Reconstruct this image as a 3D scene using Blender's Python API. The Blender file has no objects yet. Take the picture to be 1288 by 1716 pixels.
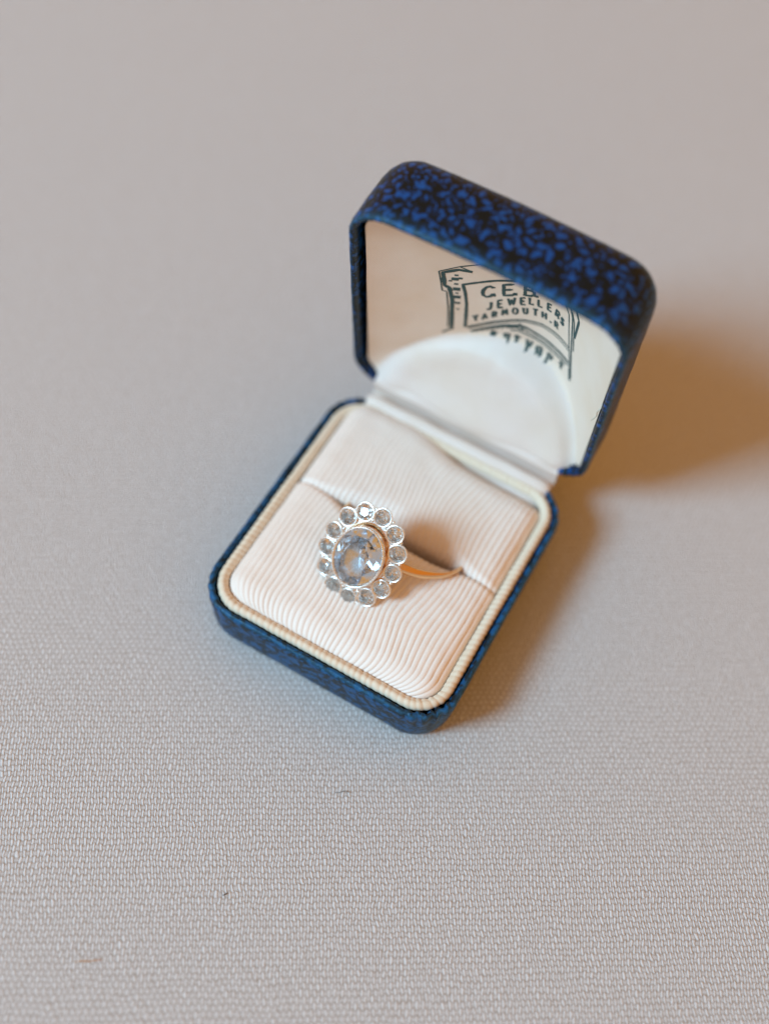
import bpy, bmesh, math, random
from mathutils import Vector, Matrix, noise

# ------------------------------------------------------------------ units
U = 0.0008            # metres per model unit (box is about 38 mm wide)
TZ = -11.5            # table level in model units (z = 0 is the rim of the base)
def S(x, y, z):       # model units -> metres, table top at z = 0
    return Vector((x * U, y * U, (z - TZ) * U))

sc = bpy.context.scene

# ------------------------------------------------------------------ camera
RIGHT = Vector((0.86933, 0.48758, 0.08080))
DOWN = Vector((0.45825, -0.73398, -0.50128))
FWD = Vector((-0.18510, 0.47281, -0.86151))
cd = bpy.data.cameras.new('camera'); cam = bpy.data.objects.new('camera', cd)
sc.collection.objects.link(cam)
cam.matrix_world = Matrix.Translation(S(36.65, -72.12, 189.55)) @ Matrix((
    (RIGHT.x, -DOWN.x, -FWD.x), (RIGHT.y, -DOWN.y, -FWD.y), (RIGHT.z, -DOWN.z, -FWD.z))).to_4x4()
cd.sensor_fit = 'VERTICAL'; cd.sensor_height = 41.7; cd.sensor_width = 31.3; cd.lens = 50.0
cd.clip_start = 0.005; cd.clip_end = 20.0
cd.dof.use_dof = True; cd.dof.focus_distance = 200.5 * U; cd.dof.aperture_fstop = 50.0 / (8.6 * U * 1000)
cd.dof.aperture_blades = 0
sc.camera = cam

# ------------------------------------------------------------------ room light
w = bpy.data.worlds.new('World'); sc.world = w; w.use_nodes = True
nt = w.node_tree; nt.nodes.clear()
tc = nt.nodes.new('ShaderNodeTexCoord')
dp = nt.nodes.new('ShaderNodeVectorMath'); dp.operation = 'DOT_PRODUCT'
dp.inputs[1].default_value = Vector((-0.40, -0.62, 0.67)).normalized()
mr = nt.nodes.new('ShaderNodeMapRange'); mr.interpolation_type = 'SMOOTHSTEP'
mr.inputs['From Min'].default_value = 0.55; mr.inputs['From Max'].default_value = 1.0
mx = nt.nodes.new('ShaderNodeMix'); mx.data_type = 'RGBA'
mx.inputs['A'].default_value = (0.80, 0.37, 0.082, 1)     # tungsten-lit room
mx.inputs['B'].default_value = (0.42, 0.45, 0.47, 1)      # daylit side of the room
bg = nt.nodes.new('ShaderNodeBackground'); bg.inputs['Strength'].default_value = 0.9
ow = nt.nodes.new('ShaderNodeOutputWorld')
nt.links.new(tc.outputs['Generated'], dp.inputs[0]); nt.links.new(dp.outputs['Value'], mr.inputs['Value'])
nt.links.new(mr.outputs['Result'], mx.inputs['Factor']); nt.links.new(mx.outputs['Result'], bg.inputs['Color'])
nt.links.new(bg.outputs['Background'], ow.inputs['Surface'])

ld = bpy.data.lights.new('window_light', 'AREA'); ld.shape = 'RECTANGLE'; ld.size = 0.43; ld.size_y = 0.54
ld.color = (0.42, 0.755, 1.0); ld.energy = 39.5
lo = bpy.data.objects.new('window_light', ld); sc.collection.objects.link(lo)
ldir = Vector((-0.74, -0.90, 1.0)).normalized()
lo.location = S(5, 30, 0) + ldir * 1.8
lo.rotation_euler = (-ldir).to_track_quat('-Z', 'Y').to_euler()

sc.view_settings.view_transform = 'Standard'; sc.view_settings.look = 'None'
sc.view_settings.exposure = 0.0; sc.view_settings.gamma = 1.0
sc.view_settings.use_curve_mapping = False
sc.cycles.use_denoising = True
sc.cycles.max_bounces = 14; sc.cycles.transmission_bounces = 12; sc.cycles.glossy_bounces = 8
sc.cycles.caustics_refractive = True; sc.cycles.caustics_reflective = True
sc.cycles.sample_clamp_indirect = 4.0

# ------------------------------------------------------------------ materials
class NT:
    def __init__(s, name):
        s.m = bpy.data.materials.new(name); s.m.use_nodes = True
        s.t = s.m.node_tree; s.b = s.t.nodes['Principled BSDF']; s.out = s.t.nodes['Material Output']
    def n(s, kind, **kw):
        nd = s.t.nodes.new('ShaderNode' + kind)
        for k, v in kw.items(): setattr(nd, k, v)
        return nd
    def l(s, a, b): s.t.links.new(a, b)
    def put(s, sock, v):
        if hasattr(v, 'is_output') or isinstance(v, bpy.types.NodeSocket): s.l(v, sock)
        else: sock.default_value = v
    def math(s, op, a, b=None, c=None):
        nd = s.n('Math', operation=op)
        s.put(nd.inputs[0], a)
        if b is not None: s.put(nd.inputs[1], b)
        if c is not None: s.put(nd.inputs[2], c)
        return nd.outputs[0]
    def coords(s, scale, rotz=0.0):
        tc = s.n('TexCoord'); mp = s.n('Mapping'); s.l(tc.outputs['Object'], mp.inputs['Vector'])
        mp.inputs['Scale'].default_value = (scale,) * 3 if not hasattr(scale, '__len__') else scale
        mp.inputs['Rotation'].default_value = (0, 0, rotz)
        return mp.outputs['Vector']
    def noise(s, vec, scale, detail=2.0, rough=0.5, dist=0.0, out='Fac'):
        nd = s.n('TexNoise'); s.l(vec, nd.inputs['Vector'])
        nd.inputs['Scale'].default_value = scale; nd.inputs['Detail'].default_value = detail
        nd.inputs['Roughness'].default_value = rough; nd.inputs['Distortion'].default_value = dist
        return nd.outputs[out]
    def vor(s, vec, scale, feature='F1', out='Distance', rnd=1.0):
        nd = s.n('TexVoronoi', feature=feature); s.l(vec, nd.inputs['Vector'])
        nd.inputs['Scale'].default_value = scale; nd.inputs['Randomness'].default_value = rnd
        return nd.outputs[out]
    def ramp(s, fac, *stops):
        nd = s.n('ValToRGB'); s.l(fac, nd.inputs['Fac']); cr = nd.color_ramp
        while len(cr.elements) < len(stops): cr.elements.new(0.5)
        for e, (p, c) in zip(cr.elements, stops):
            e.position = p; e.color = c if len(c) == 4 else (*c, 1)
        return nd.outputs['Color']
    def mix(s, f, a, b, blend='MIX'):
        nd = s.n('Mix', data_type='RGBA', blend_type=blend)
        s.put(nd.inputs['Factor'], f)
        for k, v in (('A', a), ('B', b)):
            if isinstance(v, tuple): v = v if len(v) == 4 else (*v, 1)
            s.put(nd.inputs[k], v)
        return nd.outputs['Result']
    def bump(s, h, strength, dist, prev=None):
        nd = s.n('Bump'); s.l(h, nd.inputs['Height'])
        nd.inputs['Strength'].default_value = strength; nd.inputs['Distance'].default_value = dist
        if prev is not None: s.l(prev, nd.inputs['Normal'])
        return nd.outputs['Normal']
    def set(s, **kw):
        for k, v in kw.items():
            sock = s.b.inputs[k.replace('_', ' ')]
            if isinstance(v, tuple) and sock.type == 'RGBA' and len(v) == 3: v = (*v, 1)
            s.put(sock, v)
        return s

K = 1.0 / U   # object metres -> model units

def mat_cloth():
    m = NT('woven_linen')
    v = m.coords(K, math.radians(-31))
    wob = m.n('VectorMath', operation='SUBTRACT'); m.l(m.noise(v, 0.22, 3.0, 0.6, out='Color'), wob.inputs[0]); wob.inputs[1].default_value = (0.5, 0.5, 0.5)
    wsc = m.n('VectorMath', operation='SCALE'); m.l(wob.outputs[0], wsc.inputs[0]); wsc.inputs['Scale'].default_value = 1.5
    add = m.n('VectorMath', operation='ADD'); m.l(v, add.inputs[0]); m.l(wsc.outputs[0], add.inputs[1])
    sep = m.n('SeparateXYZ'); m.l(add.outputs[0], sep.inputs[0])
    P = 0.52; Q = 0.95
    x = m.math('MULTIPLY', sep.outputs['X'], math.pi / P); y = m.math('MULTIPLY', sep.outputs['Y'], math.pi / Q)
    sl = m.noise(v, 1.1, 2.0, 0.6)                        # slubs: yarn thickness wanders
    sx = m.math('SINE', x); sy = m.math('SINE', y)
    ax_ = m.math('POWER', m.math('ABSOLUTE', sx), 0.7); ay_ = m.math('POWER', m.math('ABSOLUTE', sy), 0.7)
    par = m.n('Clamp'); m.l(m.math('MULTIPLY_ADD', m.math('MULTIPLY', sx, sy), 1.6, 0.5), par.inputs['Value'])
    over = par.outputs[0]
    warp = m.math('MULTIPLY', ax_, m.math('MULTIPLY_ADD', over, 0.62, 0.42))
    weft = m.math('MULTIPLY', ay_, m.math('MULTIPLY_ADD', over, -0.40, 0.66))
    h = m.math('MAXIMUM', warp, weft)
    h = m.math('MULTIPLY_ADD', m.math('SUBTRACT', sl, 0.5), 0.55, h)
    fib = m.noise(m.coords((K * 3.0, K * 3.0, K)), 4.0, 3.0, 0.7)
    h2 = m.math('MULTIPLY_ADD', fib, 0.55, h)
    big = m.noise(v, 0.03, 2.0, 0.5)
    col = m.ramp(h, (0.20, (0.37, 0.31, 0.268)), (0.58, (0.575, 0.545, 0.538)), (1.0, (0.74, 0.73, 0.74)))
    col = m.mix(m.math('MULTIPLY', big, 0.25), col, m.mix(1.0, col, (0.93, 0.92, 0.93), 'MULTIPLY'))
    m.set(Base_Color=col, Roughness=0.92, Specular_IOR_Level=0.15, Sheen_Weight=0.15, Sheen_Roughness=0.5)
    m.l(m.bump(h2, 0.75, 0.26 * U), m.b.inputs['Normal'])
    return m.m

def mat_leather(name, cover, bscale, deep, pale, wc=0.55, wn=0.75, dark=(0.004, 0.0075, 0.0085), relief=0.20):
    m = NT(name); v = m.coords(K)
    d = m.n('VectorMath', operation='MULTIPLY_ADD')
    m.l(m.noise(v, 0.55, 3.0, 0.6, out='Color'), d.inputs[0]); d.inputs[1].default_value = (1.6, 1.6, 1.6); m.l(v, d.inputs[2])
    vv = d.outputs[0]
    crack = m.vor(vv, 0.55 * bscale, 'DISTANCE_TO_EDGE')
    crack2 = m.vor(vv, 1.1 * bscale, 'DISTANCE_TO_EDGE')
    blot = m.noise(vv, 0.75 * bscale, 3.0, 0.55, 0.6)
    f = m.math('MULTIPLY_ADD', crack, wc, m.math('MULTIPLY', crack2, 0.45))
    f = m.math('MULTIPLY_ADD', m.math('SUBTRACT', blot, 0.5), wn, f)
    tone = m.noise(v, 0.25, 2.0)
    blue = m.mix(tone, deep, pale)
    fac = m.ramp(f, (max(cover, 0.0), (0, 0, 0)), (cover + 0.12, (1, 1, 1)))
    col = m.mix(fac, dark, blue)
    at = m.n('Attribute', attribute_name='wear')
    rub = m.math('MULTIPLY', at.outputs['Fac'], m.ramp(m.noise(v, 0.8, 4.0, 0.7), (0.30, (0.4,) * 3), (0.62, (1, 1, 1))))
    col = m.mix(m.math('MULTIPLY', rub, 0.45), col, (0.045, 0.17, 0.30))
    fine = m.noise(v, 2.6, 3.0, 0.6)
    rg = m.math('MULTIPLY_ADD', fine, 0.25, 0.24)
    m.set(Base_Color=col, Roughness=rg, Specular_IOR_Level=0.18)
    n1 = m.bump(f, 0.5, relief * U)
    n2 = m.bump(fine, 0.5, 0.14 * U, n1)
    m.l(n2, m.b.inputs['Normal'])
    return m.m

def mat_faille():
    m = NT('ribbed_faille'); v = m.coords(K)
    thr = m.n('TexWave', wave_type='BANDS', bands_direction='Y'); m.l(v, thr.inputs['Vector'])
    thr.inputs['Scale'].default_value = 1.9; thr.inputs['Distortion'].default_value = 1.2; thr.inputs['Detail Scale'].default_value = 3
    fz = m.noise(v, 3.0, 3.0, 0.65)
    st = m.noise(v, 0.09, 2.0, 0.5)
    col = m.mix(m.math('MULTIPLY', st, 0.5), (0.845, 0.745, 0.685), (0.835, 0.715, 0.615))
    col = m.mix(m.ramp(fz, (0.35, (0.35,) * 3), (0.65, (0, 0, 0))), col, (0.77, 0.67, 0.575))
    m.set(Base_Color=col, Roughness=0.5, Specular_IOR_Level=0.35, Sheen_Weight=0.25, Sheen_Roughness=0.35)
    n1 = m.bump(thr.outputs['Fac'], 0.3, 0.05 * U)
    m.l(m.bump(fz, 0.25, 0.06 * U, n1), m.b.inputs['Normal'])
    return m.m

def mat_cord():
    m = NT('cream_piping'); v = m.coords(K)
    fz = m.noise(v, 2.5, 3.0, 0.65); st = m.noise(v, 0.12, 2.0)
    col = m.mix(st, (0.76, 0.655, 0.53), (0.72, 0.575, 0.41))
    m.set(Base_Color=col, Roughness=0.55, Specular_IOR_Level=0.3, Sheen_Weight=0.2)
    m.l(m.bump(fz, 0.3, 0.08 * U), m.b.inputs['Normal'])
    return m.m

def mat_satin(name, a, b):
    m = NT(name); v = m.coords(K)
    wv = m.n('TexWave', wave_type='BANDS', bands_direction='DIAGONAL'); m.l(v, wv.inputs['Vector'])
    wv.inputs['Scale'].default_value = 1.1; wv.inputs['Distortion'].default_value = 0.6
    fz = m.noise(v, 4.0, 2.0, 0.6); st = m.noise(v, 0.10, 3.0, 0.55)
    col = m.mix(m.ramp(st, (0.35, (0, 0, 0)), (0.7, (1, 1, 1))), a, b)
    m.set(Base_Color=col, Roughness=0.46, Specular_IOR_Level=0.4, Anisotropic=0.4, Sheen_Weight=0.2, Sheen_Roughness=0.3)
    n1 = m.bump(wv.outputs['Fac'], 0.35, 0.05 * U)
    m.l(m.bump(fz, 0.3, 0.05 * U, n1), m.b.inputs['Normal'])
    return m.m

def mat_metal(name, col, rough, bstr=0.2):
    m = NT(name); v = m.coords(K)
    nz = m.noise(v, 2.2, 3.0, 0.6)
    m.set(Base_Color=col, Metallic=1.0, Roughness=m.math('MULTIPLY_ADD', nz, 0.18, rough))
    m.l(m.bump(nz, bstr, 0.05 * U), m.b.inputs['Normal'])
    return m.m

def mat_gem(name, col, ior, dens=0.0, vcol=None):
    m = NT(name)
    m.set(Base_Color=col, Roughness=0.0, IOR=ior, Transmission_Weight=1.0)
    if dens:
        va = m.n('VolumeAbsorption'); va.inputs['Color'].default_value = (*vcol, 1); va.inputs['Density'].default_value = dens
        m.l(va.outputs[0], m.out.inputs['Volume'])
    return m.m

def mat_plain(name, col, rough=0.8):
    m = NT(name); v = m.coords(K); nz = m.noise(v, 1.6, 2.0)
    m.set(Base_Color=m.mix(nz, tuple(c * 0.8 for c in col), tuple(min(1, c * 1.2) for c in col)), Roughness=rough, Specular_IOR_Level=0.2)
    return m.m

M = dict(cloth=mat_cloth(), lid=mat_leather('blue_leatherette_mottled', 0.15, 0.95, (0.005, 0.048, 0.20), (0.010, 0.076, 0.25), 0.75, 0.7), base=mat_leather('blue_leatherette_crackled', 0.085, 0.8, (0.004, 0.055, 0.165), (0.009, 0.088, 0.215), 0.7, 0.6, (0.006, 0.013, 0.017), 0.06),
         faille=mat_faille(), cord=mat_cord(),
         satin=mat_satin('cream_shaded_satin', (0.78, 0.65, 0.54), (0.75, 0.60, 0.465)),  # one satin in two tones: creamier for shade, paler for light
         lit_satin=mat_satin('pale_lit_satin', (0.74, 0.635, 0.575), (0.72, 0.60, 0.51)),
         plat=mat_metal('worn_platinum', (0.94, 0.935, 0.92), 0.18), gold=mat_metal('rose_gold', (0.80, 0.50, 0.26), 0.10),
         seat=mat_metal('bright_seat_reflector', (0.97, 0.965, 0.955), 0.40), reflector=mat_metal('silver_reflector', (0.97, 0.965, 0.95), 0.17), sapphire=mat_gem('pale_sapphire', (0.90, 0.95, 1.0), 1.72, 26.0, (0.34, 0.62, 1.0)), diamond=mat_gem('old_diamond', (1.0, 1.0, 1.0), 1.9),  # seat and cup metals are added to throw light into the stones
         ink=mat_plain('printing_ink', (0.050, 0.088, 0.086)), thread=mat_plain('pale_thread', (0.62, 0.58, 0.48)),
         orange=mat_plain('orange_fibre', (0.55, 0.27, 0.10)), speck=mat_plain('dark_fibre', (0.03, 0.035, 0.04)),
         grey=mat_plain('grey_fibre', (0.22, 0.24, 0.25)))

# ------------------------------------------------------------------ mesh helpers
def mesh_obj(name, verts, faces, mat, parent=None, origin=None, smooth=True):
    """verts in model units; origin = model-unit origin of the owning thing"""
    o0 = S(*origin) if origin is not None else Vector((0, 0, 0))
    me = bpy.data.meshes.new(name)
    me.from_pydata([tuple(S(*v) - o0) for v in verts], [], faces)
    if smooth: me.shade_smooth()
    me.materials.append(mat)
    ob = bpy.data.objects.new(name, me); sc.collection.objects.link(ob)
    if parent is not None: ob.parent = parent
    elif origin is not None: ob.location = o0
    return ob

def thing(name, label, cat, origin, group=None):
    o = bpy.data.objects.new(name, None); sc.collection.objects.link(o)
    o.location = S(*origin); o.empty_display_size = 0.005
    o['label'] = label; o['category'] = cat
    if group: o['group'] = group
    return o

def loft(rings, close=True, cap0=False, cap1=False):
    n = len(rings[0]); V = []; F = []
    for r in rings: V += [tuple(p) for p in r]
    for i in range(len(rings) - 1):
        for j in range(n if close else n - 1):
            a = i * n + j; b = i * n + (j + 1) % n
            F.append((a, b, b + n, a + n))
    if cap0:
        c = len(V); V.append(tuple(sum((Vector(p) for p in rings[0]), Vector()) / n))
        F += [(c, (j + 1) % n, j) for j in range(n)]
    if cap1:
        c = len(V); V.append(tuple(sum((Vector(p) for p in rings[-1]), Vector()) / n)); k = (len(rings) - 1) * n
        F += [(c, k + j, k + (j + 1) % n) for j in range(n)]
    return V, F

def rrect(hx, y0, y1, r, na=22, ns=40):
    """closed rounded rectangle, anticlockwise from the front-left; returns (x, y, nx, ny, corner 0..1 or -1)"""
    P = []
    cs = [(hx - r, y0 + r, -90), (hx - r, y1 - r, 0), (-hx + r, y1 - r, 90), (-hx + r, y0 + r, 180)]
    st = [((-hx + r, y0), (hx - r, y0), (0, -1)), ((hx, y0 + r), (hx, y1 - r), (1, 0)), ((hx - r, y1), (-hx + r, y1), (0, 1)), ((-hx, y1 - r), (-hx, y0 + r), (-1, 0))]
    for k in range(4):
        (ax, ay), (bx, by), nn = st[k]
        for i in range(ns):
            t = i / ns; P.append((ax + (bx - ax) * t, ay + (by - ay) * t, nn[0], nn[1], -1.0))
        cx, cy, a0 = cs[k]
        for i in range(na):
            a = math.radians(a0 + 90 * i / na); P.append((cx + r * math.cos(a), cy + r * math.sin(a), math.cos(a), math.sin(a), i / na))
    return P

def nz(x, y=0.0, z=0.0): return noise.noise(Vector((x, y, z)))
def clamp(x, a=0.0, b=1.0): return max(a, min(b, x))
def sstep(a, b, x):
    t = clamp((x - a) / (b - a)); return t * t * (3 - 2 * t)

# ================================================================== table cloth
CL = 900
def cloth():
    V = []; F = []; n = 60
    for j in range(n + 1):
        for i in range(n + 1):
            x = -CL + 2 * CL * i / n; y = -CL + 2 * CL * j / n + 30
            V.append((x, y, TZ))
    for j in range(n):
        for i in range(n):
            a = j * (n + 1) + i; F.append((a, a + 1, a + n + 2, a + n + 1))
    o = mesh_obj('table_cloth', V, F, M['cloth'])
    o['kind'] = 'structure'; o['label'] = 'pale greige woven linen cloth spread over the table'
cloth()

# ================================================================== ring box
W2, D = 24.0, 52.4
BO = (0, 26, TZ)
box = thing('ring_box', 'open blue leatherette ring box with cream ribbed cushion and printed satin lid', 'ring box', BO)

# ---- base shell
def shell_sections(prof, y0, y1, r, pleats, place, bow=0.0):
    rings = []
    for inset, z in prof:
        rr_ = max(r - inset, 0.6)
        ring = []
        for k, (x, y, nx, ny, c) in enumerate(rrect(W2 - inset, y0 + inset, y1 - inset, rr_)):
            d = 0.07 * nz(x * 0.35, y * 0.35, z * 0.5) + 0.04 * nz(x * 1.4, y * 1.4, z)
            if c >= 0 and pleats:
                pw = 1.15 if (x > 0 and y < (y0 + y1) / 2) else 0.35
                wgt = math.sin(math.pi * clamp(c, 0, 1)) ** 0.5 * pleats(inset, z) * pw
                ph = c * 6 * 2 * math.pi + 2.6 * nz(x * 0.7, y * 0.7, 3.1)
                d += wgt * (0.36 * math.sin(ph) + 0.12 * nz(x * 2, y * 2, z))
            x2, y2 = x + nx * d, y + ny * d
            if bow: y2 += bow * (1 - (x / W2) ** 2) * clamp((y - y0) / (y1 - y0)) ** 4
            ring.append(place(x2, y2, z + 0.05 * nz(x * 0.6, y * 0.6, 7.0)))
        rings.append(ring)
    return rings
prof = [(9, -11.45), (4, -11.48), (2.4, -11.40), (1.6, -11.1), (1.1, -10.5), (0.75, -9.6), (0.5, -8.2), (0.32, -6.2), (0.18, -4.2), (0.07, -2.6), (0.0, -1.4),
        (0.0, -0.7), (0.06, -0.2), (0.22, 0.12), (0.48, 0.28), (0.8, 0.25), (1.05, 0.02), (1.2, -0.4), (1.28, -1.2), (1.3, -3), (1.3, -9.5)]
V, F = loft(shell_sections(prof, 0, D, 7.6, lambda i, z: sstep(-6.0, 0.0, z), lambda x, y, z: (x, y, z)), cap0=True, cap1=True)
base = mesh_obj('base_shell', V, F, M['base'], box, BO)
def add_wear(ob, prof, fn):
    n = len(ob.data.vertices); per = len(rrect(W2, 0, D, 7.0)); at = ob.data.attributes.new('wear', 'FLOAT', 'POINT')
    for k, (i, z) in enumerate(prof):
        for j in range(per): at.data[k * per + j].value = fn(i, z)
add_wear(base, prof, lambda i, z: math.exp(-((i - 0.25) / 0.3) ** 2) * sstep(-1.0, 0.0, z))

# ---- gathered piping round the cushion
def piping():
    path = rrect(W2 - 2.45, 2.45, D - 2.2, 5.4, 60, 170)
    # resample by arc length
    pts = [(p[0], p[1]) for p in path]; pts.append(pts[0])
    acc = [0.0]
    for a, b in zip(pts, pts[1:]): acc.append(acc[-1] + math.hypot(b[0] - a[0], b[1] - a[1]))
    L = acc[-1]; nr = round(L / 1.12); n = nr * 8; rings = []; k = 0
    for i in range(n):
        s = L * i / n
        while acc[k + 1] < s: k += 1
        t = (s - acc[k]) / max(1e-9, acc[k + 1] - acc[k])
        x = pts[k][0] + (pts[k + 1][0] - pts[k][0]) * t; y = pts[k][1] + (pts[k + 1][1] - pts[k][1]) * t
        nx, ny, _c = path[k % len(path)][2], path[k % len(path)][3], 0
        amp = 0.10 + 0.05 * nz(x * 0.3, y * 0.3, 8)
        ring = []
        for j in range(18):
            a = 2 * math.pi * j / 18
            crease = 0.22 * math.exp(-((a - 2.15) / 0.30) ** 2)          # stitched groove towards the cushion
            rib = abs(math.sin(math.pi * (i / 8 + 0.30 * nz(x * 0.6, y * 0.6, 4) + 0.16 * a))) ** 0.7
            r = 1.02 * (0.93 - amp + amp * 1.3 * rib) * (1 + 0.06 * nz(x * 0.25, y * 0.25, 2)) - crease + 0.06 * nz(x * 1.1, y * 1.1, a * 0.7)
            ring.append((x + nx * r * math.cos(a) * 1.02, y + ny * r * math.cos(a) * 1.02, -0.45 + r * math.sin(a) * 1.05))
        rings.append(ring)
    rings.append(rings[0])
    V, F = loft(rings)
    return mesh_obj('piping', V, F, M['cord'], box, BO)
piping()

# ---- cushion pads, ribs are real relief
RIBS = 40
CX, CY0, CY1, CR = 20.5, 3.5, 51.6, 4.7
def half_width(y):
    d = min(y - CY0, CY1 - y); d = clamp(d, 0, CR)
    return CX - CR + math.sqrt(max(0, CR * CR - (CR - d) ** 2))
def slot_y(x): return 28.7 - 0.045 * x
def slot_gap(x): return 0.14 + 2.3 * math.exp(-((x - 0.5) / 12.2) ** 4)
def bulge(d, r): 
    t = clamp(d / r); return math.sqrt(max(0.0, 1 - (1 - t) ** 2))

def pad(name, front):
    ns, SUB = RIBS, 9; nx = ns * SUB; rows = []
    ny = 150
    def point(s, t):
        if front:
            y0 = CY0; xa = s * CX; ye = slot_y(xa) - slot_gap(xa) * 0.55
        else:
            xa = s * CX
            y0 = 49.4 - 1.9 * math.tanh((xa + 2.0) / 5.0); ye = slot_y(xa) + slot_gap(xa) * 0.45
        rollr = 0.9 + 1.2 * slot_gap(xa)
        sg = 1 if front else -1
        span = abs(ye - y0) - rollr; arc = math.pi / 2 * rollr; down = 6.0
        tot = span + arc + down; q = t * tot
        if q < span: d = q; yy = y0 + sg * d; dz = 0
        elif q < span + arc:
            a = (q - span) / rollr; yy = y0 + sg * (span + rollr * math.sin(a)); dz = -rollr * (1 - math.cos(a)); d = span
        else: yy = y0 + sg * (span + rollr); dz = -rollr - (q - span - arc); d = span
        yb = clamp(yy, CY0 + 0.001, CY1 - 0.001)
        hw = half_width(yb)
        wav = (0.65 * math.sin(yy * 0.27 + s * 1.6) + 0.8 * nz(s * 2.2, yy * 0.10, 2.0)) * (1 - s * s)
        x = s * hw + wav
        ds = (1 - abs(s)) * hw
        z = (-1.2 if front else -1.9) + (2.3 if front else 3.2) * bulge(ds, 3.6) * bulge(abs(yy - y0) + 0.02, 4.2)
        cr = (1 - s * s) * math.sin(math.pi * clamp(abs(yy - (CY0 if front else CY1)) / 25.0) * 0.75)
        z += (1.3 if front else 1.2) * cr + 0.22 * nz(x * 0.09, yy * 0.11, 5) + 0.10 * nz(x * 0.3, yy * 0.3, 9) + dz
        return Vector((x, yy, z))
    for j in range(ny + 1):
        t = j / ny; t = t if front else t
        rows.append([point(-1 + 2 * i / nx, t) for i in range(nx + 1)])
    V = []
    for j in range(ny + 1):
        for i in range(nx + 1):
            du = rows[j][min(i + 1, nx)] - rows[j][max(i - 1, 0)]; dv = rows[min(j + 1, ny)][i] - rows[max(j - 1, 0)][i]
            n = du.cross(dv)
            if not front: n = -n
            n = n.normalized() if n.length > 1e-9 else Vector((0, 0, 1))
            f = (i / SUB + 0.10 * nz(rows[j][i].y * 0.25, i * 0.02, 11)) % 1.0
            rib = math.sqrt(max(0.0, 1 - (2 * f - 1) ** 2 * 0.97))
            p = rows[j][i] + n * ((0.27 + 0.05 * nz(i * 0.04, rows[j][i].y * 0.15, 6)) * rib + 0.02 * nz(i * 0.8, j * 0.8, 3))
            V.append(tuple(p))
    F = []
    for j in range(ny):
        for i in range(nx):
            a = j * (nx + 1) + i; q = (a, a + 1, a + nx + 2, a + nx + 1)
            F.append(q if front else q[::-1])
    return mesh_obj(name, V, F, M['faille'], box, BO)
pad('front_cushion', True); pad('back_cushion', False)

# ---- lid frame: u across, v up the opening, w depth behind the opening
LA = math.radians(99.1)
LV = Vector((0, math.cos(LA), math.sin(LA))); LB = Vector((0, math.sin(LA), -math.cos(LA)))
LH = Vector((0, 55.2, 0.9))
def lidp(u, v, w_): return tuple(LH + Vector((u, 0, 0)) + LV * v + LB * w_)

lprof = [(6.0, 14.3), (3.2, 13.2), (2.0, 11.8), (1.4, 9.5), (1.35, 3.0), (1.3, 1.0), (1.18, 0.25), (0.95, -0.1), (0.6, -0.2), (0.28, -0.1), (0.08, 0.25), (0.0, 0.9), (0.0, 2.5), (-0.02, 5), (0.0, 7.5), (0.1, 9.6),
         (0.4, 11.3), (0.95, 12.6), (1.8, 13.6), (3.0, 14.3), (5, 14.9), (9, 15.4), (15, 15.7)]
V, F = loft(shell_sections(lprof, 0, D, 7.0, lambda i, z: 0.8 * sstep(5.0, 0.0, z), lambda x, y, z: lidp(x, y, z), bow=1.4), cap0=True, cap1=True)
lid = mesh_obj('lid_shell', V, F, M['lid'], box, BO)
add_wear(lid, lprof, lambda i, z: math.exp(-((i - 0.25) / 0.3) ** 2) * (1 - sstep(0.3, 1.6, z)) + 0.45 * math.exp(-((z - 13.4) / 0.9) ** 2) * sstep(0.7, 1.2, i))

def panel_w(u, v):
    if u < 6: q = (6 - u) / 28.6; s = 1 - q ** 1.5
    else: q = (u - 6) / 16.6; s = 1 - q ** 2.0
    s = max(0.0, s)
    tb = clamp(v / 9.0); tt = clamp((52.2 - v) / 9.0)
    T = (1 - (1 - tb) ** 2) * (1 - (1 - tt) ** 2)
    return 0.9 + 12.2 * s * T
def lining_w(u, v):
    w0 = panel_w(u, v)
    rho = math.sqrt(((u - 0.8) / 20.8) ** 2 + (max(v, 0) / 15.8) ** 2)
    wp = 0.6 + 8.8 * clamp(v / 15.8) ** 1.15 - 1.2 * max(0.0, 1 - rho)
    an = math.atan2(v, u - 0.8)
    wp -= 0.6 * math.exp(-((rho - 0.84) / 0.14) ** 2) + 0.55 * math.exp(-((v - 2.2) / 2.0) ** 2)
    wp += 0.16 * math.sin(an * 17 + 3 * nz(an * 2, 0.5)) * sstep(0.55, 0.9, rho) * (0.4 + nz(an * 3, 1.7))
    k = 1 - sstep(0.88, 1.07, rho)
    wv = min(w0, w0 + (wp - w0) * k)
    return wv + 0.10 * nz(u * 0.2, v * 0.2, 6)
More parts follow.
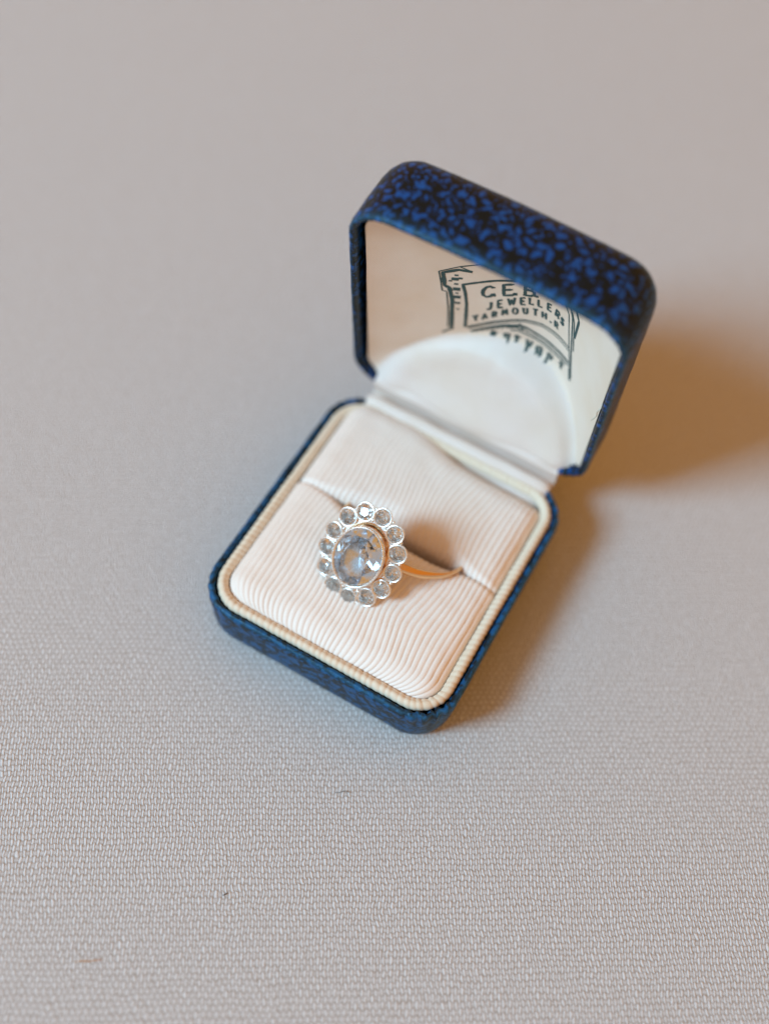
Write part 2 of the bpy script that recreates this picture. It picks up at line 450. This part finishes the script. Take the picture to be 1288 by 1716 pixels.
def lining():
    n, mm = 110, 130; V = []; F = []; UV = []
    for j in range(mm + 1):
        v = 1.0 + (D + 0.0 - 2.4) * j / mm
        d = clamp(min(v - 1.0, D - 1.4 - v), 0, 5.2)
        hw = 22.5 - 5.2 + math.sqrt(max(0, 5.2 ** 2 - (5.2 - d) ** 2))
        for i in range(n + 1):
            u = -hw + 0.9 + (2 * hw - 0.9) * i / n
            vv = v + 1.4 * (1 - (u / W2) ** 2) * clamp(v / D) ** 4
            V.append(lidp(u, vv, lining_w(u, v))); UV.append(math.hypot((u - 0.8) / 20.8, v / 15.8))
    FP = []
    for j in range(mm):
        for i in range(n):
            a = j * (n + 1) + i; q = (a, a + 1, a + n + 2, a + n + 1)
            (FP if UV[a] < 1.0 else F).append(q)
    for name, faces, mat in (('lid_lining', F, 'satin'), ('lining_pad', FP, 'lit_satin')):  # paler tone paints the light falling on the pad
        used = sorted({i for q in faces for i in q}); ix = {k: i for i, k in enumerate(used)}
        mesh_obj(name, [V[k] for k in used], [tuple(ix[i] for i in q) for q in faces], M[mat], lid, BO)
lining()

# ---- satin strip over the hinge
def hinge():
    prof = [(46.8, -2.4), (48.6, -1.7), (50.0, -0.3), (51.2, 0.9), (52.2, 1.15), (53.1, 0.55), (53.8, -0.7), (54.3, -1.5), (54.8, -1.3)]
    prof += [(p[1], p[2]) for p in (lidp(0, -0.6, -0.5), lidp(0, 0.5, -0.6), lidp(0, 1.3, -0.25), lidp(0, 1.9, 0.6), lidp(0, 2.6, 1.8))]
    n = 70; m = (len(prof) - 1) * 4; rings = []
    for i in range(n + 1):
        x = -19.2 + 38.6 * i / n; e = clamp(min(x + 19.2, 19.4 - x) / 3.0); ring = []
        for k in range(m + 1):
            q = k / m * (len(prof) - 1); a = min(int(q), len(prof) - 2); t = q - a
            P = [prof[max(0, min(len(prof) - 1, a + o))] for o in (-1, 0, 1, 2)]
            y, z = (0.5 * (2 * P[1][c] + (P[2][c] - P[0][c]) * t + (2 * P[0][c] - 5 * P[1][c] + 4 * P[2][c] - P[3][c]) * t * t + (3 * P[1][c] - P[0][c] - 3 * P[2][c] + P[3][c]) * t ** 3) for c in (0, 1))
            if k < m * 0.55: z = z - 0.9 * (1 - bulge(e, 1))
            ring.append((x, y + 0.15 * nz(x * 0.2, 3.0), z + 0.22 * nz(x * 0.15, y * 0.4, 1.0)))
        rings.append(ring)
    V, F = loft(rings, close=False)
    return mesh_obj('hinge_lining', V, F, M['lit_satin'], box, BO)
hinge()

# ---- printed emblem on the lid lining (ink lies on the satin)
GL = {'C': [[(.72, .80), (.55, .97), (.3, .97), (.1, .75), (.06, .5), (.1, .25), (.3, .03), (.55, .03), (.74, .2)]],
      'E': [[(.65, 1), (.1, 1), (.1, 0), (.67, 0)], [(.1, .52), (.55, .52)]],
      'B': [[(.1, 0), (.1, 1), (.45, 1), (.62, .85), (.62, .66), (.45, .53), (.1, .53)], [(.45, .53), (.68, .40), (.68, .15), (.48, 0), (.1, 0)]],
      'J': [[(.55, 1), (.55, .25), (.42, .03), (.22, .03), (.08, .22)]],
      'W': [[(0, 1), (.2, 0), (.42, .8), (.64, 0), (.84, 1)]],
      'L': [[(.1, 1), (.1, 0), (.62, 0)]],
      'R': [[(.1, 0), (.1, 1), (.45, 1), (.64, .84), (.64, .64), (.45, .5), (.1, .5)], [(.38, .5), (.68, 0)]],
      'S': [[(.62, .82), (.45, .98), (.22, .96), (.1, .76), (.22, .58), (.5, .44), (.62, .24), (.48, .03), (.22, .03), (.06, .2)]],
      'Y': [[(0, 1), (.34, .5), (.68, 1)], [(.34, .5), (.34, 0)]],
      'A': [[(0, 0), (.34, 1), (.68, 0)], [(.13, .34), (.55, .34)]],
      'M': [[(.02, 0), (.08, 1), (.38, .3), (.68, 1), (.74, 0)]],
      'O': [[(.38, 1), (.12, .84), (.03, .5), (.12, .16), (.38, 0), (.64, .16), (.73, .5), (.64, .84), (.38, 1)]],
      'U': [[(.08, 1), (.08, .28), (.22, .03), (.48, .03), (.62, .28), (.62, 1)]],
      'T': [[(0, 1), (.7, 1)], [(.35, 1), (.35, 0)]],
      'H': [[(.08, 0), (.08, 1)], [(.62, 0), (.62, 1)], [(.08, .52), (.62, .52)]],
      '.': [[(.1, .02), (.2, .02), (.2, .1), (.1, .1), (.1, .02)]],
      # worn, unreadable characters
      '1': [[(.05, 0), (.15, .9)], [(.15, .9), (.6, .7), (.35, .3)]], '2': [[(.1, .1), (.6, .2), (.55, .9), (.1, .7), (.3, .4)]],
      '3': [[(.3, 0), (.25, 1)], [(0, .6), (.6, .8)]], '4': [[(.1, .9), (.4, .1), (.65, .95)]]}
STROKES = []                                              # (polyline in (u, v), width)
def ink(width, *pts): STROKES.append((list(pts), width * 1.3 + 0.03))
def write(text, base, top, width, aspect=0.95, serif=False):
    """one letter per (u, v) pair; base and top give each letter's foot and head"""
    for k, ch in enumerate(text):
        if ch == ' ': continue
        b = Vector(base[k]); t = Vector(top[k]); up = t - b
        nb = Vector(base[min(k + 1, len(base) - 1)]) - Vector(base[max(k - 1, 0)])
        ax = nb.normalized() * up.length * aspect
        for line in GL[ch]:
            pl = [tuple(b + ax * (p[0] - 0.37) + up * p[1]) for p in line]
            ink(width, *pl)
            if serif:
                for q in (line[0], line[-1]):
                    c = b + ax * (q[0] - 0.37) + up * q[1]; ink(width * 0.55, tuple(c - ax * 0.13), tuple(c + ax * 0.13))
# columns, frame and banner of the emblem
ink(0.16, (-6.5, 34.6), (-8.2, 35.6), (-11.2, 34.0), (-10.9, 31.7), (-10.5, 28.4), (-9.8, 28.2), (-9.3, 22.7), (-9.1, 16.8))
ink(0.50, (-6.2, 34.4), (-8.3, 34.7), (-10.6, 33.7), (-10.2, 30.0), (-9.4, 29.3), (-8.8, 25.7), (-8.5, 16.6))
ink(0.32, (-9.9, 14.9), (-8.8, 16.0), (-8.2, 16.5))
ink(0.40, (8.5, 35.6), (3.0, 34.6), (-2.7, 32.6), (-7.4, 30.6), (-6.9, 28.1), (-6.5, 24.7), (-6.3, 17.3))
ink(0.20, (-8.2, 35.6), (-2.0, 38.0), (6.0, 39.6), (11.6, 38.0))
ink(0.26, (-5.9, 17.5), (-1.7, 20.3), (1.0, 21.9), (3.1, 22.9), (6.6, 23.6), (9.5, 23.6), (12.4, 23.3))
ink(0.18, (-5.9, 17.0), (-1.7, 19.7), (1.0, 21.3), (3.1, 22.3), (6.6, 22.9), (9.5, 22.8), (12.4, 22.5))
ink(0.42, (-5.3, 16.1), (-3.0, 17.7), (-1.3, 18.9), (0.7, 20.1), (3.3, 20.9), (6.0, 19.9), (9.6, 19.5), (13.1, 19.7))
ink(0.26, (2.4, 21.3), (3.2, 20.2), (4.2, 19.5), (6.2, 18.9), (9.6, 18.6), (13.3, 18.9))
for k in range(9): ink(0.20, (-4.4 + k * 0.8, 16.2 + k * 0.46), (-3.6 + k * 0.8, 17.4 + k * 0.5))
ink(0.34, (0.5, 19.3), (2.2, 20.0), (3.4, 19.6)); ink(0.3, (1.2, 18.7), (2.6, 19.1), (4.0, 18.6), (6.4, 18.1), (9.4, 17.7), (12.6, 18.0))
ink(0.16, (9.2, 34.0), (10.7, 31.5), (12.4, 23.3), (14.1, 16.8)); ink(0.24, (10.6, 34.0), (11.6, 31.4), (13.1, 22.7), (14.4, 16.8))
ink(0.36, (11.6, 34.8), (12.9, 32.7), (12.9, 27.6)); ink(0.18, (11.2, 33.0), (12.1, 31.0), (13.4, 24.0)); ink(0.4, (13.6, 18.4), (14.3, 15.6))
for (u_, v_, r_) in ((-8.7, 32.0, .42), (-9.4, 31.4, .2), (-7.9, 32.3, .24), (-8.55, 33.1, .22), (-8.45, 30.6, .24), (-8.3, 29.1, .48), (-8.1, 26.7, .46), (-7.95, 24.9, .32), (-7.8, 23.0, .2), (-8.2, 27.9, .2)):
    ink(2 * r_, (u_, v_ - r_), (u_, v_ + r_))
write('C.E.B.', [(-3.4, 27.6), (-1.9, 28.5), (-0.2, 29.2), (1.5, 30.1), (3.2, 30.6), (5.0, 31.0)], [(-3.6, 30.7), (-2.0, 31.4), (-0.5, 32.2), (1.3, 33.1), (3.0, 33.6), (4.8, 34.0)], 0.42, 0.9, True)
write('JEWELLERS', [(-2.8, 23.9), (-1.1, 25.1), (0.6, 26.5), (2.5, 27.5), (3.9, 28.3), (5.4, 28.4), (7.1, 28.6), (8.7, 28.2), (9.9, 27.4)],
      [(-2.9, 26.1), (-1.3, 27.3), (0.4, 28.6), (2.3, 29.5), (3.7, 30.2), (5.2, 30.3), (6.9, 30.4), (8.6, 30.0), (9.8, 29.2)], 0.33, 0.72)
write('YARMOUTH.', [(-4.7, 19.7), (-3.3, 20.6), (-1.8, 21.7), (-0.2, 23.0), (1.5, 24.0), (3.2, 24.9), (4.9, 25.3), (6.5, 25.6), (8.0, 25.6)],
      [(-4.9, 21.5), (-3.4, 22.4), (-1.9, 23.5), (-0.3, 24.8), (1.3, 25.9), (3.0, 26.7), (4.7, 27.2), (6.3, 27.4), (7.8, 27.2)], 0.33, 0.68)
write('R', [(9.0, 25.2), (9.9, 25.0)], [(8.8, 26.9), (9.8, 26.7)], 0.3, 0.62)
write('1234213', [(-1.3, 15.6), (0.9, 15.4), (3.0, 15.2), (5.1, 14.8), (7.2, 14.3), (9.5, 14.4), (12.0, 15.3)],
      [(-1.4, 17.4), (0.8, 17.6), (2.7, 17.6), (4.8, 17.2), (6.8, 16.8), (9.2, 16.8), (11.8, 17.5)], 0.42, 0.8)
def emblem():
    V = []; F = []
    for pts, wd in STROKES:
        P = []
        for a, b in zip(pts, pts[1:]):
            a = Vector(a); b = Vector(b); n = max(1, int((b - a).length / 0.35))
            P += [a + (b - a) * (i / n) for i in range(n)]
        P.append(Vector(pts[-1]))
        k0 = len(V)
        for i, p in enumerate(P):
            t = (P[min(i + 1, len(P) - 1)] - P[max(i - 1, 0)])
            t = t.normalized() if t.length > 1e-6 else Vector((0, 1))
            nrm = Vector((-t.y, t.x)); ww = wd * (1 + 0.25 * nz(p.x * 1.3, p.y * 1.3, 2))
            for sgn in (-0.5, 0.5):
                q = p + nrm * ww * sgn
                vq = q.y + 1.4 * (1 - (q.x / W2) ** 2) * clamp(q.y / D) ** 4
                V.append(lidp(q.x, vq, lining_w(q.x, q.y) - 0.045))
        for i in range(len(P) - 1):
            a = k0 + 2 * i
            if math.hypot((P[i].x - 0.8) / 20.8, P[i].y / 15.8) > 1.0: F.append((a, a + 2, a + 3, a + 1))
    o = mesh_obj('printed_emblem', V, F, M['ink'], lid, BO)
    o['label'] = 'dark green jeweller print with columns and lettering on the satin'
emblem()

def tube(pts, r, seg=6):
    pts = [Vector(p) for p in pts]; rings = []
    for i, p in enumerate(pts):
        t = (pts[min(i + 1, len(pts) - 1)] - pts[max(i - 1, 0)]).normalized()
        a = t.cross(Vector((0, 0, 1)));  a = a.normalized() if a.length > 1e-4 else Vector((1, 0, 0)); b = t.cross(a)
        rr_ = r * (0.6 if i in (0, len(pts) - 1) else 1)
        rings.append([tuple(p + a * rr_ * math.cos(2 * math.pi * k / seg) + b * rr_ * math.sin(2 * math.pi * k / seg)) for k in range(seg)])
    return loft(rings, cap0=True, cap1=True)
V, F = tube([lidp(22.6, 31.5, 0.2), lidp(22.7, 30.9, -0.5), lidp(22.4, 29.6, -0.7), lidp(22.5, 28.2, -0.6), lidp(22.1, 26.6, -0.6), lidp(21.9, 25.6, -0.3)], 0.11)
mesh_obj('loose_thread', V, F, M['thread'], lid, BO)

# ================================================================== cluster ring
HD = Vector((-1.5, 18.2, 8.0))
tt, yaw, roll = math.radians(48), math.radians(-1.8), math.radians(-2.0)
L0 = Vector((0, math.cos(tt), math.sin(tt))); X0 = Vector((1, 0, 0)); N0 = X0.cross(L0)
X1 = X0 * math.cos(roll) - N0 * math.sin(roll); N1 = X1.cross(L0)
Rz = Matrix.Rotation(yaw, 3, 'Z')
EX, EL, EN = Rz @ X1, Rz @ L0, Rz @ N1
RING_O = tuple(HD - EN * 14.5)
def rp(a, b, c): return tuple(HD + EX * a + EL * b + EN * c)
ring = thing('cluster_ring', 'gold ring with oval pale blue stone and diamond cluster standing in the cushion slot', 'ring', RING_O)

# shank
SR = 11.6
TS = math.radians(8)                                      # the hoop leans back a little more than the face of the head
SN = EN * math.cos(TS) - EL * math.sin(TS); SL = EL * math.cos(TS) + EN * math.sin(TS)
def sp(a, b, c): return tuple(HD + EX * (a + 2.1) + SL * b + SN * c)
def shank():
    rings = []
    for i in range(120):
        a = 2 * math.pi * i / 120                         # 0 at the head
        top = math.cos(a)
        hw = 0.55 + 0.45 * sstep(0.35, 1.0, top); th = 0.36 + 0.2 * sstep(0.3, 1.0, top)
        ring_ = []
        for k in range(14):
            p = 2 * math.pi * k / 14
            rad = SR + th * math.cos(p) - (0.55 * sstep(0.75, 1.0, top)); bb = hw * math.sin(p) * (1 if math.cos(p) < 0 else 1.0)
            ring_.append(sp(rad * math.sin(a), bb, -(SR + 1.9) + rad * math.cos(a)))
        rings.append(ring_)
    rings.append(rings[0])
    V, F = loft(rings)
    return mesh_obj('shank', V, F, M['gold'], ring, RING_O)
shank()

AX, AL, NST = 6.13, 7.8, 13
def oval(prof, ra, rl, n=64):
    """prof: (offset outwards from the oval ra x rl, height)"""
    return [[rp((ra + d) * math.sin(2 * math.pi * k / n), (rl + d) * math.cos(2 * math.pi * k / n), c) for k in range(n)] for d, c in prof]
# gold basket under the head
V, F = loft(oval([(-2.2, -2.6), (-1.6, -2.9), (-0.9, -2.7), (-0.3, -1.8), (0.2, -1.0), (0.0, -0.8), (-0.6, -1.6), (-1.3, -2.3), (-2.2, -2.6)], 4.6, 6.0))
mesh_obj('basket', V, F, M['gold'], ring, RING_O)
# pierced platinum plate between the halo and the centre setting
V, F = loft(oval([(-1.75, -0.5), (-1.75, 0.22), (-1.1, 0.18), (-0.4, 0.02), (0.35, -0.15), (0.35, -0.5), (-1.75, -0.5)], AX - 0.4, AL - 0.4))
mesh_obj('gallery_plate', V, F, M['plat'], ring, RING_O)
# centre setting: gold wall with platinum rim
CA, CLN = 4.30, 5.35
V, F = loft(oval([(-1.3, -1.8), (-0.5, -1.2), (0.05, -0.3), (0.18, 0.6), (0.22, 1.45)], CA, CLN))
bez = mesh_obj('centre_setting', V, F, M['gold'], ring, RING_O)
V, F = loft(oval([(-0.32, 1.5), (-0.5, 0.6), (-1.3, -0.4), (-2.4, -0.85), (-3.6, -0.95)], CA, CLN), cap1=True)  # reflector added behind the centre stone to brighten it
mesh_obj('cup_reflector', V, F, M['reflector'], bez, RING_O)
V, F = loft(oval([(0.22, 1.45), (0.27, 1.75), (0.22, 1.98), (0.08, 2.10), (-0.08, 2.08), (-0.20, 1.95), (-0.24, 1.7), (-0.3, 1.2)], CA, CLN))
mesh_obj('rim', V, F, M['plat'], bez, RING_O)

def ico(c, r, sub=1):
    bm = bmesh.new(); bmesh.ops.create_icosphere(bm, subdivisions=sub, radius=r)
    V = [tuple(Vector(c) + v.co) for v in bm.verts]; F = [tuple(v.index for v in f.verts) for f in bm.faces]; bm.free(); return V, F
def join(parts):
    V = []; F = []
    for v, f in parts:
        k = len(V); V += v; F += [tuple(i + k for i in q) for q in f]
    return V, F
beads = []
for k in range(92):
    a = 2 * math.pi * k / 92; beads.append(ico(rp((CA + 0.03) * math.sin(a), (CLN + 0.03) * math.cos(a), 2.10), 0.125))
V, F = join(beads); mg = mesh_obj('milgrain', V, F, M['plat'], bez, RING_O); mg['kind'] = 'stuff'

def gem(name, place, nf, table, crown, pav, girdle, mat, parent, jit=0.0, seed=0):
    """brilliant-style cut from its hull; place(a, b, c) with a, b in girdle radii"""
    rnd = random.Random(seed); pts = []
    J = lambda s: 1 + jit * rnd.uniform(-s, s)
    for k in range(nf):
        a = 2 * math.pi * (k + 0.5) / nf
        pts.append((table * math.sin(a), table * math.cos(a), crown))
        a = 2 * math.pi * k / nf; m_ = (table + 1.06) / 2 * J(1)
        pts.append((m_ * math.sin(a), m_ * math.cos(a), crown * 0.60))
        pts.append((0.62 * J(1) * math.sin(a), 0.62 * math.cos(a) * J(1), -pav * 0.52))
    for k in range(2 * nf):
        a = 2 * math.pi * (k + 0.5) / (2 * nf)
        pts.append((math.sin(a), math.cos(a), 0)); pts.append((math.sin(a), math.cos(a), -girdle))
    for k in range(nf):
        a = 2 * math.pi * (k + 0.5) / nf; pts.append((0.07 * math.sin(a), 0.07 * math.cos(a), -pav))
    o0 = S(*RING_O)
    bm = bmesh.new()
    # hull in large numbers, then scaled down
    for p in pts: bm.verts.new(Vector(place(*p)))
    r = bmesh.ops.convex_hull(bm, input=bm.verts)
    junk = [g for g in r['geom_interior'] if isinstance(g, bmesh.types.BMVert)]
    bmesh.ops.delete(bm, geom=junk, context='VERTS')
    bmesh.ops.dissolve_limit(bm, angle_limit=math.radians(1.5), verts=bm.verts, edges=bm.edges)
    bmesh.ops.recalc_face_normals(bm, faces=bm.faces)
    for v in bm.verts: v.co = S(*v.co) - o0
    me = bpy.data.meshes.new(name); bm.to_mesh(me); bm.free()
    me.materials.append(mat)
    o = bpy.data.objects.new(name, me); sc.collection.objects.link(o); o.parent = parent
    return o
cs = gem('centre_stone', lambda a, b, c: rp(a * (CA - 0.22), b * (CLN - 0.22), 1.86 + c), 10, 0.56, 1.1, 2.65, 0.12, M['sapphire'], bez, 0.07, 3)
cs['label'] = 'oval faceted pale blue stone'

# halo of thirteen diamonds, each in its own collet
th = [2 * math.pi * i / 1440 for i in range(1441)]; acc = [0.0]
for a, b in zip(th, th[1:]): acc.append(acc[-1] + math.hypot(AX * (math.sin(b) - math.sin(a)), AL * (math.cos(b) - math.cos(a))))
def at_len(f):
    s = (f % 1.0) * acc[-1]; k = 0
    while acc[k + 1] < s: k += 1
    return th[k]
rnd = random.Random(5)
for i in range(NST):
    q = at_len(i / NST - 0.060 + rnd.uniform(-0.003, 0.003)); ca, cb = AX * math.sin(q), AL * math.cos(q)
    tilt = 0.10; dn = Vector((math.sin(q), math.cos(q)))
    sz = 1.69 + rnd.uniform(-0.05, 0.05)
    def loc(a, b, c, ca=ca, cb=cb, dn=dn): # collets lean outwards a little
        out = a * dn.x + b * dn.y
        return rp(ca + a + dn.x * c * tilt, cb + b + dn.y * c * tilt, c - out * tilt)
    n = 28
    prof = [(0.62, -1.55), (0.95, -1.25), (1.30, -0.7), (1.50, -0.1), (1.60, 0.28), (1.61, 0.44), (1.54, 0.56), (1.40, 0.56), (1.29, 0.44), (1.25, 0.2), (1.15, -0.1), (0.8, -0.9), (0.3, -1.2)]
    rings = [[loc(r * sz / 1.6 * math.sin(2 * math.pi * k / n), r * sz / 1.6 * math.cos(2 * math.pi * k / n), c) for k in range(n)] for r, c in prof]
    V, F = loft(rings, cap1=True)
    col = mesh_obj('collet', V, F, M['plat'], ring, RING_O)
    col.data.materials.append(M['seat'])  # bright reflecting metal added inside the collet to lighten the diamond
    for pi, pf in enumerate(col.data.polygons):
        if pi >= 9 * n: pf.material_index = 1
    ro = rnd.uniform(0, 6.28); ct, s_ = math.cos(ro), math.sin(ro); g = 1.25 * sz / 1.6
    ta, tb = rnd.uniform(-0.16, 0.16), rnd.uniform(-0.16, 0.16)
    gem('diamond', lambda a, b, c: loc((a * ct - b * s_) * g, (a * s_ + b * ct) * g, 0.32 + c + (a * ta + b * tb) * g), 8, 0.52 + rnd.uniform(-.04, .04), 0.40, 0.85, 0.08, M['diamond'], col, 0.08, 20 + i)
# raised grains between neighbouring collets
for i in range(NST):
    q = at_len((i + 0.5) / NST - 0.060)
    for f_, r_, c_ in ((0.835, 0.36, 0.15), (1.10, 0.28, 0.10)):
        V, F = ico(rp(AX * f_ * math.sin(q), AL * f_ * math.cos(q), c_), r_, 2)
        mesh_obj('grain', V, F, M['plat'], ring, RING_O)

# ================================================================== lint on the cloth
def lint(name, label, pts, r, mat):
    o0 = (pts[0][0], pts[0][1], TZ)
    V, F = tube([(x, y, TZ + z) for x, y, z in pts], r)
    o = mesh_obj(name, V, F, mat, None, o0); o['label'] = label; o['category'] = 'lint'
lint('lint_fibre', 'short orange fibre lying on the open weave of the cloth', [(-7.9, -56.9, 0.22), (-7.0, -56.2, 0.4), (-6.2, -55.85, 0.34), (-5.3, -55.1, 0.42), (-4.5, -54.6, 0.2)], 0.07, M['orange'])
lint('lint_fibre', 'tiny black speck of lint on the cloth', [(6.1, -37.1, 0.2), (6.4, -36.7, 0.32), (6.6, -36.3, 0.2)], 0.08, M['speck'])
lint('lint_fibre', 'fine curled grey hair on the cloth in front of the box', [(13.0, -13.6, 0.2), (13.7, -13.1, 0.32), (14.3, -12.5, 0.3), (15.1, -12.3, 0.2)], 0.06, M['grey'])
